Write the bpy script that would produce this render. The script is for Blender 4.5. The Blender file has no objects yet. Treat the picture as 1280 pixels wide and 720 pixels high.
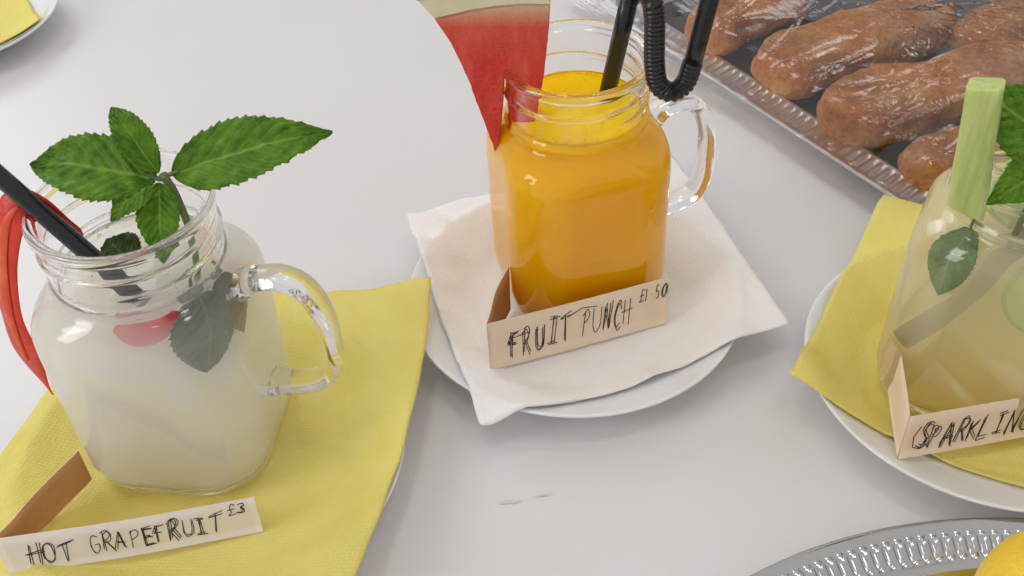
import bpy, bmesh, math, random
from mathutils import Vector, Matrix, noise
R = math.radians
sc = bpy.context.scene
C = sc.collection
random.seed(7)

# ---------------------------------------------------------------- camera
cam = bpy.data.cameras.new('camera'); camo = bpy.data.objects.new('camera', cam); C.objects.link(camo)
cam.sensor_width = 36; cam.lens = 36 * 1312.7 / 1280; cam.clip_start = .02; cam.clip_end = 60
th, rl = R(42.46), R(-1.99)
F = Vector((0, math.cos(th), -math.sin(th))); Rt = Vector((1, 0, 0)); Up = Rt.cross(F)
R2 = Rt * math.cos(rl) + Up * math.sin(rl); U2 = -Rt * math.sin(rl) + Up * math.cos(rl)
M = Matrix((R2, U2, -F)).transposed().to_4x4(); M.translation = (0, 0, .3937)
camo.matrix_world = M
sc.camera = camo

# ---------------------------------------------------------------- world and lamps
w = bpy.data.worlds.new('World'); sc.world = w; w.use_nodes = True
wt_ = w.node_tree; bg = wt_.nodes['Background']; bg.inputs[1].default_value = 1
_tc = wt_.nodes.new('ShaderNodeTexCoord'); _sp = wt_.nodes.new('ShaderNodeSeparateXYZ'); wt_.links.new(_tc.outputs['Generated'], _sp.inputs[0])
_rp = wt_.nodes.new('ShaderNodeValToRGB'); wt_.links.new(_sp.outputs[2], _rp.inputs[0]); wt_.links.new(_rp.outputs[0], bg.inputs[0])
_rp.color_ramp.elements[0].color = (.53, .515, .505, 1); _rp.color_ramp.elements[0].position = .0       # walls
_rp.color_ramp.elements[1].color = (.54, .535, .535, 1); _rp.color_ramp.elements[1].position = .8      # ceiling

def area(name, loc, target, sx, sy, power, col):
    l = bpy.data.lights.new(name, 'AREA'); l.shape = 'RECTANGLE'; l.size = sx; l.size_y = sy
    l.energy = power; l.color = col
    o = bpy.data.objects.new(name, l); C.objects.link(o); o.location = loc
    o.rotation_euler = (Vector(target) - Vector(loc)).to_track_quat('-Z', 'Y').to_euler()
    return o
area('window_light', (-1.5, 1.9, 1.35), (0, .45, 0), 1.1, 1.1, 11.5, (.90, .96, 1))
for _x, _y in ((.55, .25), (-.45, .05), (-.30, .95)):                     # ceiling downlights
    area('ceiling_light', (_x, _y, 2.2), (_x, _y, 0), .26, .26, 2.2, (1, .94, .87))
area('side_fill_light', (-1.9, -.5, 1.2), (-.05, .4, 0), .8, .9, 11, (1, .975, .95))  # added fill from camera left, brightens jar fronts and cards; no real window

sc.view_settings.view_transform = 'Standard'; sc.view_settings.look = 'None'
sc.view_settings.exposure = .16; sc.view_settings.gamma = 1
sc.render.engine = 'CYCLES'
cy = sc.cycles
cy.use_denoising = True; cy.use_adaptive_sampling = True; cy.adaptive_threshold = .03; cy.adaptive_min_samples = 12; cy.max_bounces = 44; cy.transmission_bounces = 40; cy.glossy_bounces = 24
cy.diffuse_bounces = 5; cy.transparent_max_bounces = 16; cy.volume_bounces = 36
cy.caustics_refractive = True; cy.caustics_reflective = True; cy.sample_clamp_indirect = 20; cy.blur_glossy = 0

# ---------------------------------------------------------------- materials
def nt(name):
    m = bpy.data.materials.new(name); m.use_nodes = True
    return m, m.node_tree, m.node_tree.nodes['Principled BSDF']
def L(t, a, b): t.links.new(a, b)
def ramp(t, stops):
    n = t.nodes.new('ShaderNodeValToRGB'); e = n.color_ramp.elements
    while len(e) < len(stops): e.new(.5)
    for x, (p, c) in zip(e, stops): x.position = p; x.color = (*c, 1)
    return n
def ntex(t, scale, detail=4, rough=.55, coord='Object', vec=None):
    n = t.nodes.new('ShaderNodeTexNoise'); n.inputs['Scale'].default_value = scale
    n.inputs['Detail'].default_value = detail; n.inputs['Roughness'].default_value = rough
    if vec is None:
        tc = t.nodes.new('ShaderNodeTexCoord'); vec = tc.outputs[coord]
    L(t, vec, n.inputs['Vector']); return n
def bump(t, bsdf, h, strength=.3, dist=.001, prev=None):
    b = t.nodes.new('ShaderNodeBump'); b.inputs['Strength'].default_value = strength; b.inputs['Distance'].default_value = dist
    L(t, h, b.inputs['Height'])
    if prev: L(t, prev.outputs[0], b.inputs['Normal'])
    L(t, b.outputs[0], bsdf.inputs['Normal']); return b
def simple(name, col, rough=.5, var=None, scale=60, bs=0, bscale=300, bdist=.0005, **kw):
    m, t, b = nt(name)
    b.inputs['Base Color'].default_value = (*col, 1); b.inputs['Roughness'].default_value = rough
    for k, v in kw.items(): b.inputs[k.replace('_', ' ')].default_value = v
    if var:
        n = ntex(t, scale); r = ramp(t, [(.3, col), (.72, var)]); L(t, n.outputs[0], r.inputs[0]); L(t, r.outputs[0], b.inputs['Base Color'])
    if bs:
        n = ntex(t, bscale); bump(t, b, n.outputs[0], bs, bdist)
    return m

MT = {}
MT['table'] = simple('white_laminate', (.735, .715, .715), .33, (.70, .68, .675), 5, .05, 500, .0002)
MT['ceramic'] = simple('white_glazed_ceramic', (.82, .83, .84), .07, (.8, .81, .825), 20, Coat_Weight=.3)
MT['smear'] = simple('dried_brown_smear', (.62, .54, .50), .4, (.70, .655, .64), 300)

def napkin_mat(name, c1, c2, sss):
    m, t, b = nt(name)
    b.inputs['Roughness'].default_value = .85; b.inputs['Specular IOR Level'].default_value = .2
    n = ntex(t, 45, 3); r = ramp(t, [(.3, c1), (.75, c2)]); L(t, n.outputs[0], r.inputs[0]); L(t, r.outputs[0], b.inputs['Base Color'])
    uv = t.nodes.new('ShaderNodeUVMap')
    v = t.nodes.new('ShaderNodeTexVoronoi'); v.inputs['Scale'].default_value = 105; v.inputs['Randomness'].default_value = .25
    L(t, uv.outputs[0], v.inputs['Vector'])
    n2 = ntex(t, 900, 3)
    b1 = bump(t, b, n2.outputs[0], .25, .0004)
    bump(t, b, v.outputs['Distance'], .6, .0005, b1)
    tr = t.nodes.new('ShaderNodeBsdfTranslucent'); L(t, r.outputs[0], tr.inputs[0])
    mx = t.nodes.new('ShaderNodeMixShader'); mx.inputs[0].default_value = sss
    L(t, b.outputs[0], mx.inputs[1]); L(t, tr.outputs[0], mx.inputs[2])
    L(t, mx.outputs[0], t.nodes['Material Output'].inputs[0]); return m
MT['napkin_y'] = napkin_mat('yellow_paper_napkin', (.85, .73, .19), (.89, .79, .26), .12)
MT['napkin_w'] = napkin_mat('white_paper_napkin', (.93, .905, .89), (.96, .94, .925), .06)

def glass_mat():
    m, t, b = nt('clear_glass')
    b.inputs['Base Color'].default_value = (1, 1, 1, 1); b.inputs['Roughness'].default_value = 0
    b.inputs['Transmission Weight'].default_value = 1; b.inputs['IOR'].default_value = 1.5
    n = ntex(t, 42, 2); bump(t, b, n.outputs[0], .12, .0012); return m
MT['glass'] = glass_mat()

def liquid_mat(name, col, dens, absd=None, g=.3):
    m, t, b = nt(name)
    b.inputs['Base Color'].default_value = (1, 1, 1, 1); b.inputs['Roughness'].default_value = 0
    b.inputs['Transmission Weight'].default_value = 1; b.inputs['IOR'].default_value = 1.333
    v = t.nodes.new('ShaderNodeVolumePrincipled')
    v.inputs['Color'].default_value = (*col, 1); v.inputs['Density'].default_value = dens; v.inputs['Anisotropy'].default_value = g
    if absd: v.inputs['Absorption Color'].default_value = (*absd, 1)
    L(t, v.outputs[0], t.nodes['Material Output'].inputs['Volume']); return m
MT['grapefruit'] = liquid_mat('cloudy_grapefruit_juice', (.995, .993, .977), 115, None, 0)
MT['sparkling'] = liquid_mat('pale_sparkling_cooler', (.998, .972, .80), 74, None, 0)
def juice_mat():
    m, t, b = nt('orange_fruit_juice')
    n = ntex(t, 22, 3); r = ramp(t, [(.3, (1, .57, .003)), (.75, (1, .70, .005))]); L(t, n.outputs[0], r.inputs[0]); L(t, r.outputs[0], b.inputs['Base Color'])
    b.inputs['Roughness'].default_value = .12; b.inputs['Specular IOR Level'].default_value = .03
    b.inputs['Subsurface Weight'].default_value = .25; b.inputs['Subsurface Radius'].default_value = (.008, .004, .001); b.inputs['Subsurface Scale'].default_value = 1
    return m
MT['orange'] = juice_mat()

def leaf_mat(name, dark, mid, vein, trans):
    m, t, b = nt(name)
    uv = t.nodes.new('ShaderNodeUVMap'); sep = t.nodes.new('ShaderNodeSeparateXYZ'); L(t, uv.outputs[0], sep.inputs[0])
    def math_(op, a, bb=None):
        n = t.nodes.new('ShaderNodeMath'); n.operation = op
        for i, x in enumerate((a, bb)):
            if x is None: continue
            if isinstance(x, (int, float)): n.inputs[i].default_value = x
            else: L(t, x, n.inputs[i])
        return n.outputs[0]
    ab = math_('ABSOLUTE', math_('SUBTRACT', sep.outputs[1], .5))            # 0 at the midrib, .5 at the margin
    nz = ntex(t, 9, 3, .5, vec=uv.outputs[0])
    ph = math_('ADD', math_('SUBTRACT', math_('MULTIPLY', sep.outputs[0], 9.5), math_('MULTIPLY', ab, 5.0)), math_('MULTIPLY', nz.outputs[0], .5))
    tri = math_('PINGPONG', ph, .5)                                          # 0 on a side vein
    vmask = math_('SUBTRACT', 1, math_('MINIMUM', math_('MULTIPLY', tri, 8), 1))
    rib = math_('SUBTRACT', 1, math_('MINIMUM', math_('MULTIPLY', ab, 26), 1))
    allv = math_('MAXIMUM', math_('MULTIPLY', vmask, .35), rib)
    n = ntex(t, 160, 4); r = ramp(t, [(.3, dark), (.75, mid)]); L(t, n.outputs[0], r.inputs[0])
    mx = t.nodes.new('ShaderNodeMixRGB'); L(t, allv, mx.inputs[0]); L(t, r.outputs[0], mx.inputs[1]); mx.inputs[2].default_value = (*vein, 1)
    L(t, mx.outputs[0], b.inputs['Base Color']); b.inputs['Roughness'].default_value = .48; b.inputs['Specular IOR Level'].default_value = .35
    vo = t.nodes.new('ShaderNodeTexVoronoi'); vo.inputs['Scale'].default_value = 20; L(t, uv.outputs[0], vo.inputs['Vector'])
    h = math_('ADD', math_('MULTIPLY', tri, 1.6), math_('MULTIPLY', vo.outputs['Distance'], .5))
    bump(t, b, h, .7, .0009)
    tr = t.nodes.new('ShaderNodeBsdfTranslucent'); L(t, mx.outputs[0], tr.inputs[0])
    ms = t.nodes.new('ShaderNodeMixShader'); ms.inputs[0].default_value = trans
    L(t, b.outputs[0], ms.inputs[1]); L(t, tr.outputs[0], ms.inputs[2]); L(t, ms.outputs[0], t.nodes['Material Output'].inputs[0])
    return m
MT['mint'] = leaf_mat('mint_leaf', (.06, .19, .006), (.19, .38, .016), (.28, .45, .07), .3)
MT['mint_soaked'] = leaf_mat('soaked_mint_leaf', (.035, .075, .012), (.075, .13, .022), (.17, .23, .07), .15)
MT['stem'] = simple('mint_stem', (.10, .16, .04), .5, (.16, .2, .07), 200)
MT['straw'] = simple('black_plastic', (.012, .012, .015), .27, bs=.03)
MT['chilli'] = simple('red_chilli_skin', (.58, .016, .010), .33, (.74, .045, .015), 110, .35, 160, .0015)
MT['chilli_in'] = simple('chilli_inner_flesh', (.80, .16, .03), .4, (.72, .05, .02), 90, .2, 200)
MT['chrome'] = simple('polished_tray_metal', (.55, .545, .54), .13, bs=.06, bscale=90, Metallic=1)
MT['foil'] = simple('silver_foil_tray', (.82, .815, .82), .34, bs=.12, bscale=140, Metallic=1)
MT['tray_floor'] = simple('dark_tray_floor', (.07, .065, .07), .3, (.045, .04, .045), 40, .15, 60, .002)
MT['lemon'] = simple('lemon_peel', (.90, .62, .05), .38, (.85, .54, .03), 40, .5, 420, .0012, Subsurface_Weight=.15, Subsurface_Scale=.004)
MT['cucumber'] = None
MT['card_front'] = simple('cream_paper', (.84, .67, .50), .75, (.80, .62, .45), 70, .1, 700)
MT['card_white'] = simple('off_white_paper', (.84, .77, .70), .75, (.82, .74, .66), 70, .1, 700)
MT['card_back'] = simple('tan_paper_back', (.62, .34, .14), .8, (.55, .29, .11), 60, .1, 500)
MT['ink'] = simple('black_ink', (.018, .013, .012), .45)
MT['lime'] = simple('pale_green_flesh', (.60, .68, .26), .3, (.68, .76, .36), 90, .15, 200, Subsurface_Weight=.4, Subsurface_Scale=.006)
MT['lime_peel'] = simple('green_peel', (.45, .55, .16), .35, (.52, .62, .22), 90, .15, 300)

def cucumber_mat():
    m, t, b = nt('cucumber_flesh')
    tc = t.nodes.new('ShaderNodeTexCoord'); mp = t.nodes.new('ShaderNodeMapping'); mp.inputs['Scale'].default_value = (260, 260, 28)
    L(t, tc.outputs['Object'], mp.inputs[0]); n = ntex(t, 1, 3, vec=mp.outputs[0])
    r = ramp(t, [(.28, (.40, .48, .13)), (.55, (.52, .58, .20)), (.8, (.64, .68, .34))]); L(t, n.outputs[0], r.inputs[0]); L(t, r.outputs[0], b.inputs['Base Color'])
    b.inputs['Roughness'].default_value = .28; b.inputs['Subsurface Weight'].default_value = .5; b.inputs['Subsurface Radius'].default_value = (.6, 1, .3); b.inputs['Subsurface Scale'].default_value = .006
    bump(t, b, n.outputs[0], .15, .0008); return m
MT['cucumber'] = cucumber_mat()

def melon_mat():
    m, t, b = nt('watermelon_flesh')
    tc = t.nodes.new('ShaderNodeTexCoord'); mp = t.nodes.new('ShaderNodeMapping'); mp.inputs['Scale'].default_value = (150, 60, 40)
    L(t, tc.outputs['Object'], mp.inputs[0]); n = ntex(t, 1, 5, .65, vec=mp.outputs[0])
    r = ramp(t, [(.25, (.58, .018, .018)), (.5, (.76, .045, .036)), (.8, (.84, .13, .095))]); L(t, n.outputs[0], r.inputs[0]); sx = t.nodes.new('ShaderNodeSeparateXYZ'); L(t, tc.outputs['Object'], sx.inputs[0])
    mr = t.nodes.new('ShaderNodeMapRange'); mr.inputs[1].default_value = .010; mr.inputs[2].default_value = .037; L(t, sx.outputs[2], mr.inputs[0])
    gr = ramp(t, [(0, (0, 0, 0)), (.62, (.10, .10, .10)), (1, (1, 1, 1))]); L(t, mr.outputs[0], gr.inputs[0])
    wx = t.nodes.new('ShaderNodeMixRGB'); L(t, gr.outputs[0], wx.inputs[0]); L(t, r.outputs[0], wx.inputs[1]); wx.inputs[2].default_value = (.80, .50, .34, 1)
    L(t, wx.outputs[0], b.inputs['Base Color'])
    b.inputs['Roughness'].default_value = .33; b.inputs['Subsurface Weight'].default_value = .4; b.inputs['Subsurface Radius'].default_value = (1, .25, .2); b.inputs['Subsurface Scale'].default_value = .005
    n2 = ntex(t, 330, 6, .7); bump(t, b, n2.outputs[0], .85, .0022); return m
MT['melon'] = melon_mat()
MT['rind'] = simple('pale_rind', (.78, .70, .52), .45, (.66, .64, .40), 80, .2, 200)
MT['skin'] = simple('dark_green_skin', (.035, .09, .02), .3, (.07, .15, .03), 60)

def bread_mat():
    m, t, b = nt('cinnamon_baked_crust')
    n = ntex(t, 38, 8, .72); n2 = ntex(t, 300, 6, .75)
    r = ramp(t, [(.26, (.26, .065, .018)), (.40, (.76, .29, .08)), (.55, (.94, .48, .18)), (.70, (.98, .74, .46))]); L(t, n.outputs[0], r.inputs[0])
    r2 = ramp(t, [(.3, (.55, .45, .4)), (.65, (1, 1, 1))]); L(t, n2.outputs[0], r2.inputs[0])
    mx = t.nodes.new('ShaderNodeMixRGB'); mx.blend_type = 'MULTIPLY'; mx.inputs[0].default_value = .45
    L(t, r.outputs[0], mx.inputs[1]); L(t, r2.outputs[0], mx.inputs[2]); L(t, mx.outputs[0], b.inputs['Base Color'])
    b.inputs['Roughness'].default_value = .8; b.inputs['Specular IOR Level'].default_value = .15
    b1 = bump(t, b, n2.outputs[0], .9, .002); bump(t, b, n.outputs[0], .7, .006, b1); return m
MT['bread'] = bread_mat()

def film_mat():
    m, t, b = nt('clear_cling_film')
    t.nodes.remove(b)
    gl = t.nodes.new('ShaderNodeBsdfGlossy'); gl.inputs['Roughness'].default_value = .05; gl.inputs[0].default_value = (1, 1, 1, 1)
    tp = t.nodes.new('ShaderNodeBsdfTransparent'); tp.inputs[0].default_value = (.97, .965, .97, 1)
    fr = t.nodes.new('ShaderNodeFresnel'); fr.inputs[0].default_value = 1.72
    tc = t.nodes.new('ShaderNodeTexCoord'); mp = t.nodes.new('ShaderNodeMapping')
    mp.inputs['Rotation'].default_value = (0, 0, R(-38)); mp.inputs['Scale'].default_value = (7, 95, 30)
    L(t, tc.outputs['Object'], mp.inputs[0]); n = ntex(t, 1, 5, .6, vec=mp.outputs[0])
    bp = t.nodes.new('ShaderNodeBump'); bp.inputs['Strength'].default_value = .6; bp.inputs['Distance'].default_value = .005; L(t, n.outputs[0], bp.inputs['Height'])
    L(t, bp.outputs[0], gl.inputs['Normal']); L(t, bp.outputs[0], fr.inputs['Normal'])
    mx = t.nodes.new('ShaderNodeMixShader'); L(t, fr.outputs[0], mx.inputs[0]); L(t, tp.outputs[0], mx.inputs[1]); L(t, gl.outputs[0], mx.inputs[2])
    L(t, mx.outputs[0], t.nodes['Material Output'].inputs[0]); return m
MT['film'] = film_mat()

# ---------------------------------------------------------------- mesh helpers
def mesh_obj(name, verts, faces, mats, parent=None, smooth=True, uvs=None, fmats=None):
    me = bpy.data.meshes.new(name); me.from_pydata([tuple(v) for v in verts], [], faces)
    for m in (mats if isinstance(mats, (list, tuple)) else [mats]): me.materials.append(m if not isinstance(m, str) else MT[m])
    if smooth: me.polygons.foreach_set('use_smooth', [True] * len(me.polygons))
    if fmats: me.polygons.foreach_set('material_index', fmats)
    if uvs:
        ul = me.uv_layers.new(name='UVMap')
        for lp in me.loops: ul.data[lp.index].uv = uvs[lp.vertex_index]
    me.update()
    o = bpy.data.objects.new(name, me); C.objects.link(o)
    if parent: o.parent = parent
    return o
def empty(name, loc=(0, 0, 0), rot=(0, 0, 0)):
    o = bpy.data.objects.new(name, None); o.empty_display_size = .02; C.objects.link(o); o.location = loc; o.rotation_euler = rot; return o
def tag(o, label, cat, group=None):
    o['label'] = label; o['category'] = cat
    if group: o['group'] = group
    return o
def recalc(o):
    bm = bmesh.new(); bm.from_mesh(o.data); bmesh.ops.recalc_face_normals(bm, faces=bm.faces); bm.to_mesh(o.data); bm.free(); return o
def smoothstep(a, b, x):
    t = max(0, min(1, (x - a) / (b - a))); return t * t * (3 - 2 * t)
def loft(rings, closed_ring=True, caps=(False, False), loop=False):
    n = len(rings[0]); vs = [v for r in rings for v in r]; fs = []
    k = len(rings)
    for i in range(k if loop else k - 1):
        a, b = i * n, ((i + 1) % k) * n
        for j in range(n if closed_ring else n - 1):
            j2 = (j + 1) % n; fs.append((a + j, a + j2, b + j2, b + j))
    if caps[0]: fs.append(tuple(range(n - 1, -1, -1)))
    if caps[1]: fs.append(tuple((k - 1) * n + j for j in range(n)))
    return vs, fs
def catmull(pts, per=8):
    P = [Vector(p) for p in pts]; P = [2 * P[0] - P[1]] + P + [2 * P[-1] - P[-2]]; out = []
    for i in range(1, len(P) - 2):
        a, b, c, d = P[i - 1:i + 3]
        for k in range(per):
            t = k / per
            out.append(.5 * ((2 * b) + (c - a) * t + (2 * a - 5 * b + 4 * c - d) * t * t + (3 * b - a - 3 * c + d) * t ** 3))
    out.append(P[-2]); return out
def sweep(path, rad, n=12, up=(0, 0, 1), flat=1, caps=True):
    """tube along path; rad: number or f(i, t); flat squashes it along the side axis"""
    rings = []; k = len(path); prev = Vector(up)
    for i, p in enumerate(path):
        tg = (path[min(i + 1, k - 1)] - path[max(i - 1, 0)]).normalized()
        nn = (prev - tg * prev.dot(tg)); nn = nn.normalized() if nn.length > 1e-6 else tg.orthogonal().normalized()
        prev = nn; bb = tg.cross(nn)
        r = rad(i, i / (k - 1)) if callable(rad) else rad
        rings.append([p + nn * (r * flat * math.cos(a)) + bb * (r * math.sin(a)) for a in (2 * math.pi * q / n for q in range(n))])
    return loft(rings, True, (caps, caps))
def lathe(prof, n=96, fn=None):
    rings = []
    for (r, z) in prof:
        ring = []
        for j in range(n):
            a = 2 * math.pi * j / n; rr, zz = (fn(r, z, a) if fn else (r, z))
            ring.append(Vector((rr * math.cos(a), rr * math.sin(a), zz)))
        rings.append(ring)
    return loft(rings, True, (True, True))

# ---------------------------------------------------------------- table
tb = mesh_obj('table_top', [(-2.2, -1.2, 0), (2.2, -1.2, 0), (2.2, 2.4, 0), (-2.2, 2.4, 0), (-2.2, -1.2, -.03), (2.2, -1.2, -.03), (2.2, 2.4, -.03), (-2.2, 2.4, -.03)],
              [(0, 1, 2, 3), (7, 6, 5, 4), (0, 4, 5, 1), (1, 5, 6, 2), (2, 6, 7, 3), (3, 7, 4, 0)], 'table', smooth=False)
tb['kind'] = 'structure'
for (x, y, l, wd) in ((-.0045, .2862, .0055, .0009), (.0105, .2892, .0042, .0006)):
    vs = [Vector((x, y, .0003))]
    for j in range(16):
        a = 2 * math.pi * j / 16; q = 1 + .4 * noise.noise(Vector((j * .7, x * 99, 0)))
        vs.append(Vector((x + l * q * math.cos(a), y + wd * q * math.sin(a) + .12 * l * math.cos(a), .0003)))
    mesh_obj('smear', vs, [(0, 1 + j, 1 + (j + 1) % 16) for j in range(16)], 'smear', tb)

# ---------------------------------------------------------------- plates and napkins
PLATE = [(0, .004), (.030, .004), (.050, .004), (.058, .0052), (.068, .0095), (.078, .0145), (.0845, .0182), (.0866, .0194), (.0873, .0192), (.0872, .0182),
         (.0845, .0160), (.076, .0115), (.066, .0065), (.058, .0022), (.050, .0010), (.046, .0002), (.043, .0002), (.041, .0014), (0.0, .0014)]
def plate(x, y, label):
    vs, fs = lathe([(max(r, .0004), z) for r, z in PLATE], 128)
    o = recalc(mesh_obj('side_plate', vs, fs, 'ceramic')); o.location = (x, y, .0002)
    return tag(o, label, 'plate', 'white side plates on the table')
def plate_z(r):
    for (r0, z0), (r1, z1) in zip(PLATE[:8], PLATE[1:9]):
        if r0 <= r <= r1: return z0 + (z1 - z0) * (r - r0) / (r1 - r0) + .0002
    return .0194
def bilinear(q, u, v):
    a, b, c, d = q
    return tuple((1 - u) * (1 - v) * a[i] + u * (1 - v) * b[i] + u * v * c[i] + (1 - u) * v * d[i] for i in (0, 1))
def napkin(corners, pc, mat, label, group, wave, nply=2, n=72, seed=0, bulge=0):
    """folded paper napkin lying in the plate centred at pc; wave(x, y, u, v) adds its creases"""
    x0 = sum(c[0] for c in corners) / 4; y0 = sum(c[1] for c in corners) / 4
    root = empty('paper_napkin', (x0, y0, 0))
    def height(x, y, u, v):
        r = math.hypot(x - pc[0], y - pc[1])
        z = .0054 + .0148 * smoothstep(.052, .092, r) - .006 * smoothstep(.100, .19, r)
        z += wave(x, y, u, v) * smoothstep(.044, .075, r)
        if r < .088: z = max(z, plate_z(r) + .0016)
        return z
    for k in range(nply):
        s = 1 - .012 * k
        vs, uvs, fs = [], [], []
        for side in (0, 1):
            for i in range(n + 1):
                for j in range(n + 1):
                    u = .5 + (i / n - .5) * s; v = .5 + (j / n - .5) * s
                    x, y = bilinear(corners, u, v); x += bulge * u ** 3 * 4 * v * (1 - v)
                    x += .0012 * noise.noise(Vector((u * 9, v * 9, seed + k))); y += .0012 * noise.noise(Vector((u * 9, v * 9, seed + k + 5)))
                    z = height(x, y, u, v) + .0007 * (nply - 1 - k) + .0002 * noise.noise(Vector((u * 30, v * 30, seed + k * 7))) - (.0004 if side else 0)
                    vs.append((x - x0, y - y0, z)); uvs.append((u, v))
        m = n + 1; off = m * m
        for i in range(n):
            for j in range(n):
                a = i * m + j; fs.append((a, a + m, a + m + 1, a + 1)); fs.append((off + a, off + a + 1, off + a + m + 1, off + a + m))
        for i in range(n):
            for (a, b) in ((i * m, (i + 1) * m), (i * m + n, (i + 1) * m + n), (i, i + 1), (n * m + i, n * m + i + 1)):
                fs.append((a, b, off + b, off + a))
        recalc(mesh_obj('ply', vs, fs, mat, root, uvs=uvs))
    tag(root, label, 'napkin', group)
    return root

PL, PM, PR_, PT = (-.1385, .3075), (.0325, .406), (.2292, .344), (-.4285, .741)
plate(*PL, 'white plate under the yellow napkin of the pale grapefruit drink')
plate(*PM, 'white plate under the white napkin and orange drink')
plate(*PR_, 'white plate under yellow napkin and the cucumber drink at right')
plate(*PT, 'white plate cut off in the top left corner')

def wl(x, y, u, v):
    return .0011 * math.sin(70 * x + 25 * y + 1.0) + .0012 * noise.noise(Vector((x * 28, y * 28, 2))) + .003 * smoothstep(.75, 1, u) * math.sin(v * 3) + .0065 * smoothstep(.78, 1, u) * smoothstep(.80, 1, v)
napkin([(-.256, .2300), (-.0710, .2260), (-.0425, .4125), (-.210, .4080)], PL, 'napkin_y',
       'yellow paper napkin under the pale grapefruit drink at left', 'yellow paper napkins', wl, 2, seed=1, bulge=.008)
def wm(x, y, u, v):
    a = math.atan2(y - .41, x - .03)
    left = smoothstep(.45, 0, u); front = smoothstep(.4, 0, v)
    tri = lambda q: abs((q / math.pi) % 2 - 1) * 2 - 1
    return (.0030 * left * tri((y + .22 * x) * 290 + 1.0 * noise.noise(Vector((x * 30, y * 30, 0)))) + .0042 * front ** 2 * (tri(u * 21 + 1.2) * .7 + .3) * smoothstep(.38, .5, u) * smoothstep(.92, .74, u)
            + .0012 * noise.noise(Vector((x * 26, y * 26, 6))))
napkin([(-.0165, .3155), (.139, .3735), (.0985, .5300), (-.0590, .4730)], PM, 'napkin_w',
       'white paper napkin with rippled edge under the orange drink', None, wm, 3, seed=2)
def wr(x, y, u, v):
    return .0042 * smoothstep(.5, 0, u) * math.sin(v * 15 + .8) + .0036 * smoothstep(.45, 0, v) * math.sin(u * 16 + 1.5) + .0015 * noise.noise(Vector((x * 30, y * 30, 9)))
napkin([(.1285, .3335), (.270, .2470), (.356, .3880), (.2165, .4790)], PR_, 'napkin_y',
       'yellow paper napkin under the cucumber drink at right', 'yellow paper napkins', wr, 2, seed=3)
napkin([(-.520, .640), (-.3475, .7290), (-.440, .885), (-.600, .800)], PT, 'napkin_y',
       'yellow napkin on the plate in the top left corner', 'yellow paper napkins', lambda x, y, u, v: .004 * math.sin(u * 9) * smoothstep(.6, 1, v) + .002 * noise.noise(Vector((x * 30, y * 30, 4))), 2, seed=4)

# ---------------------------------------------------------------- jars
def rsq(a, rc, ang):
    """polar radius of a square of half width a with corner radius rc"""
    c, s = abs(math.cos(ang)), abs(math.sin(ang))
    if c < s: c, s = s, c
    k = a - rc
    if a * s / c <= k: return a / c
    d = (c + s) * k
    return d + math.sqrt(max(0, d * d - 2 * k * k + rc * rc))
A, RC = .0413, .0255
BODY = [(.0285, .021, .0014), (.0325, RC, .0003), (.0358, RC, .0013), (.0384, RC, .0040), (.0400, RC, .009), (A, RC, .018), (A, RC, .05), (A, RC, .084),
        (.0411, .0257, .0895), (.0405, .0264, .0935), (.0395, .0278, .0970), (.0380, .0300, .0998), (.0364, .0324, .1020), (.0350, .0342, .1038), (.0340, .0340, .1052)]
NECK = [(.0336, .1062), (.0345, .1074), (.0350, .1086), (.0345, .1098), (.0336, .1108)]
z = .1116
while z < .1330: NECK.append((.0331, z)); z += .0006
NECK += [(.0335, .1332), (.0344, .1338), (.0350, .1349), (.0351, .1364), (.0348, .1378), (.0338, .1387)]
INNER_TOP = [(.0325, .1386), (.0315, .1378), (.0309, .1360), (.0305, .1330), (.0303, .125), (.0303, .113), (.0305, .1075), (.0310, .1040)]
WALL = .0030
NA = 128
def thread(zz, a):
    h = 0
    for k in range(3):
        c = .1105 + .0085 * (k + a / (2 * math.pi))
        f = smoothstep(.1165, .1185, c) * smoothstep(.1285, .1265, c)
        d = (zz - c) / .0016
        if abs(d) < 1: h = max(h, f * .0014 * (.5 + .5 * math.cos(math.pi * d)))
    return h
def ring(a, rc, zz, extra=None):
    out = []
    for j in range(NA):
        t = 2 * math.pi * j / NA; r = rsq(a, rc, t) + (extra(zz, t) if extra else 0)
        out.append(Vector((r * math.cos(t), r * math.sin(t), zz)))
    return out
def inner_rings(off=0.0, zmax=1.0):
    rs = []
    for (a, rc, zz) in BODY[2:]:
        if zz < .006: continue
        rs.append((a - WALL + off, max(rc - WALL + off, .004), zz))
    a0, rc0, _ = rs[0]
    bot = [(.012, .012, .0062 - off), (.028, .015, .0062 - off), (a0 - .0035, rc0, .0066 - off)]
    rs = bot + [(a, rc, max(zz, .0085)) for (a, rc, zz) in rs]
    rs = [r for r in rs if r[2] < .1035] + [(r + off, r + off, zz) for (r, zz) in reversed(INNER_TOP)]
    return [r for r in rs if r[2] <= zmax]
def jar(loc, rot, label):
    root = empty('mason_jar_mug', loc, rot)
    rings = [ring(*p) for p in BODY] + [ring(r, r, zz, thread) for r, zz in NECK]
    rings += [ring(*p) for p in reversed(inner_rings())]
    vs, fs = loft(rings, True, (True, True))
    recalc(mesh_obj('glass_body', vs, fs, 'glass', root))
    P = catmull([(.0385, 0, .0965), (.0455, 0, .1005), (.0555, 0, .1015), (.0645, 0, .0955), (.0695, 0, .0820), (.0705, 0, .0680), (.0695, 0, .0530), (.0640, 0, .0430), (.0530, 0, .0390), (.0400, 0, .0380)], 7)
    vs, fs = sweep(P, lambda i, t: .0068 + .0022 * (smoothstep(.12, 0, t) + .6 * smoothstep(.9, 1, t)), 24, up=(1, 0, .3), flat=.62)
    recalc(mesh_obj('handle', vs, fs, 'glass', root))
    return tag(root, label, 'jar', 'handled mason jars')
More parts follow.
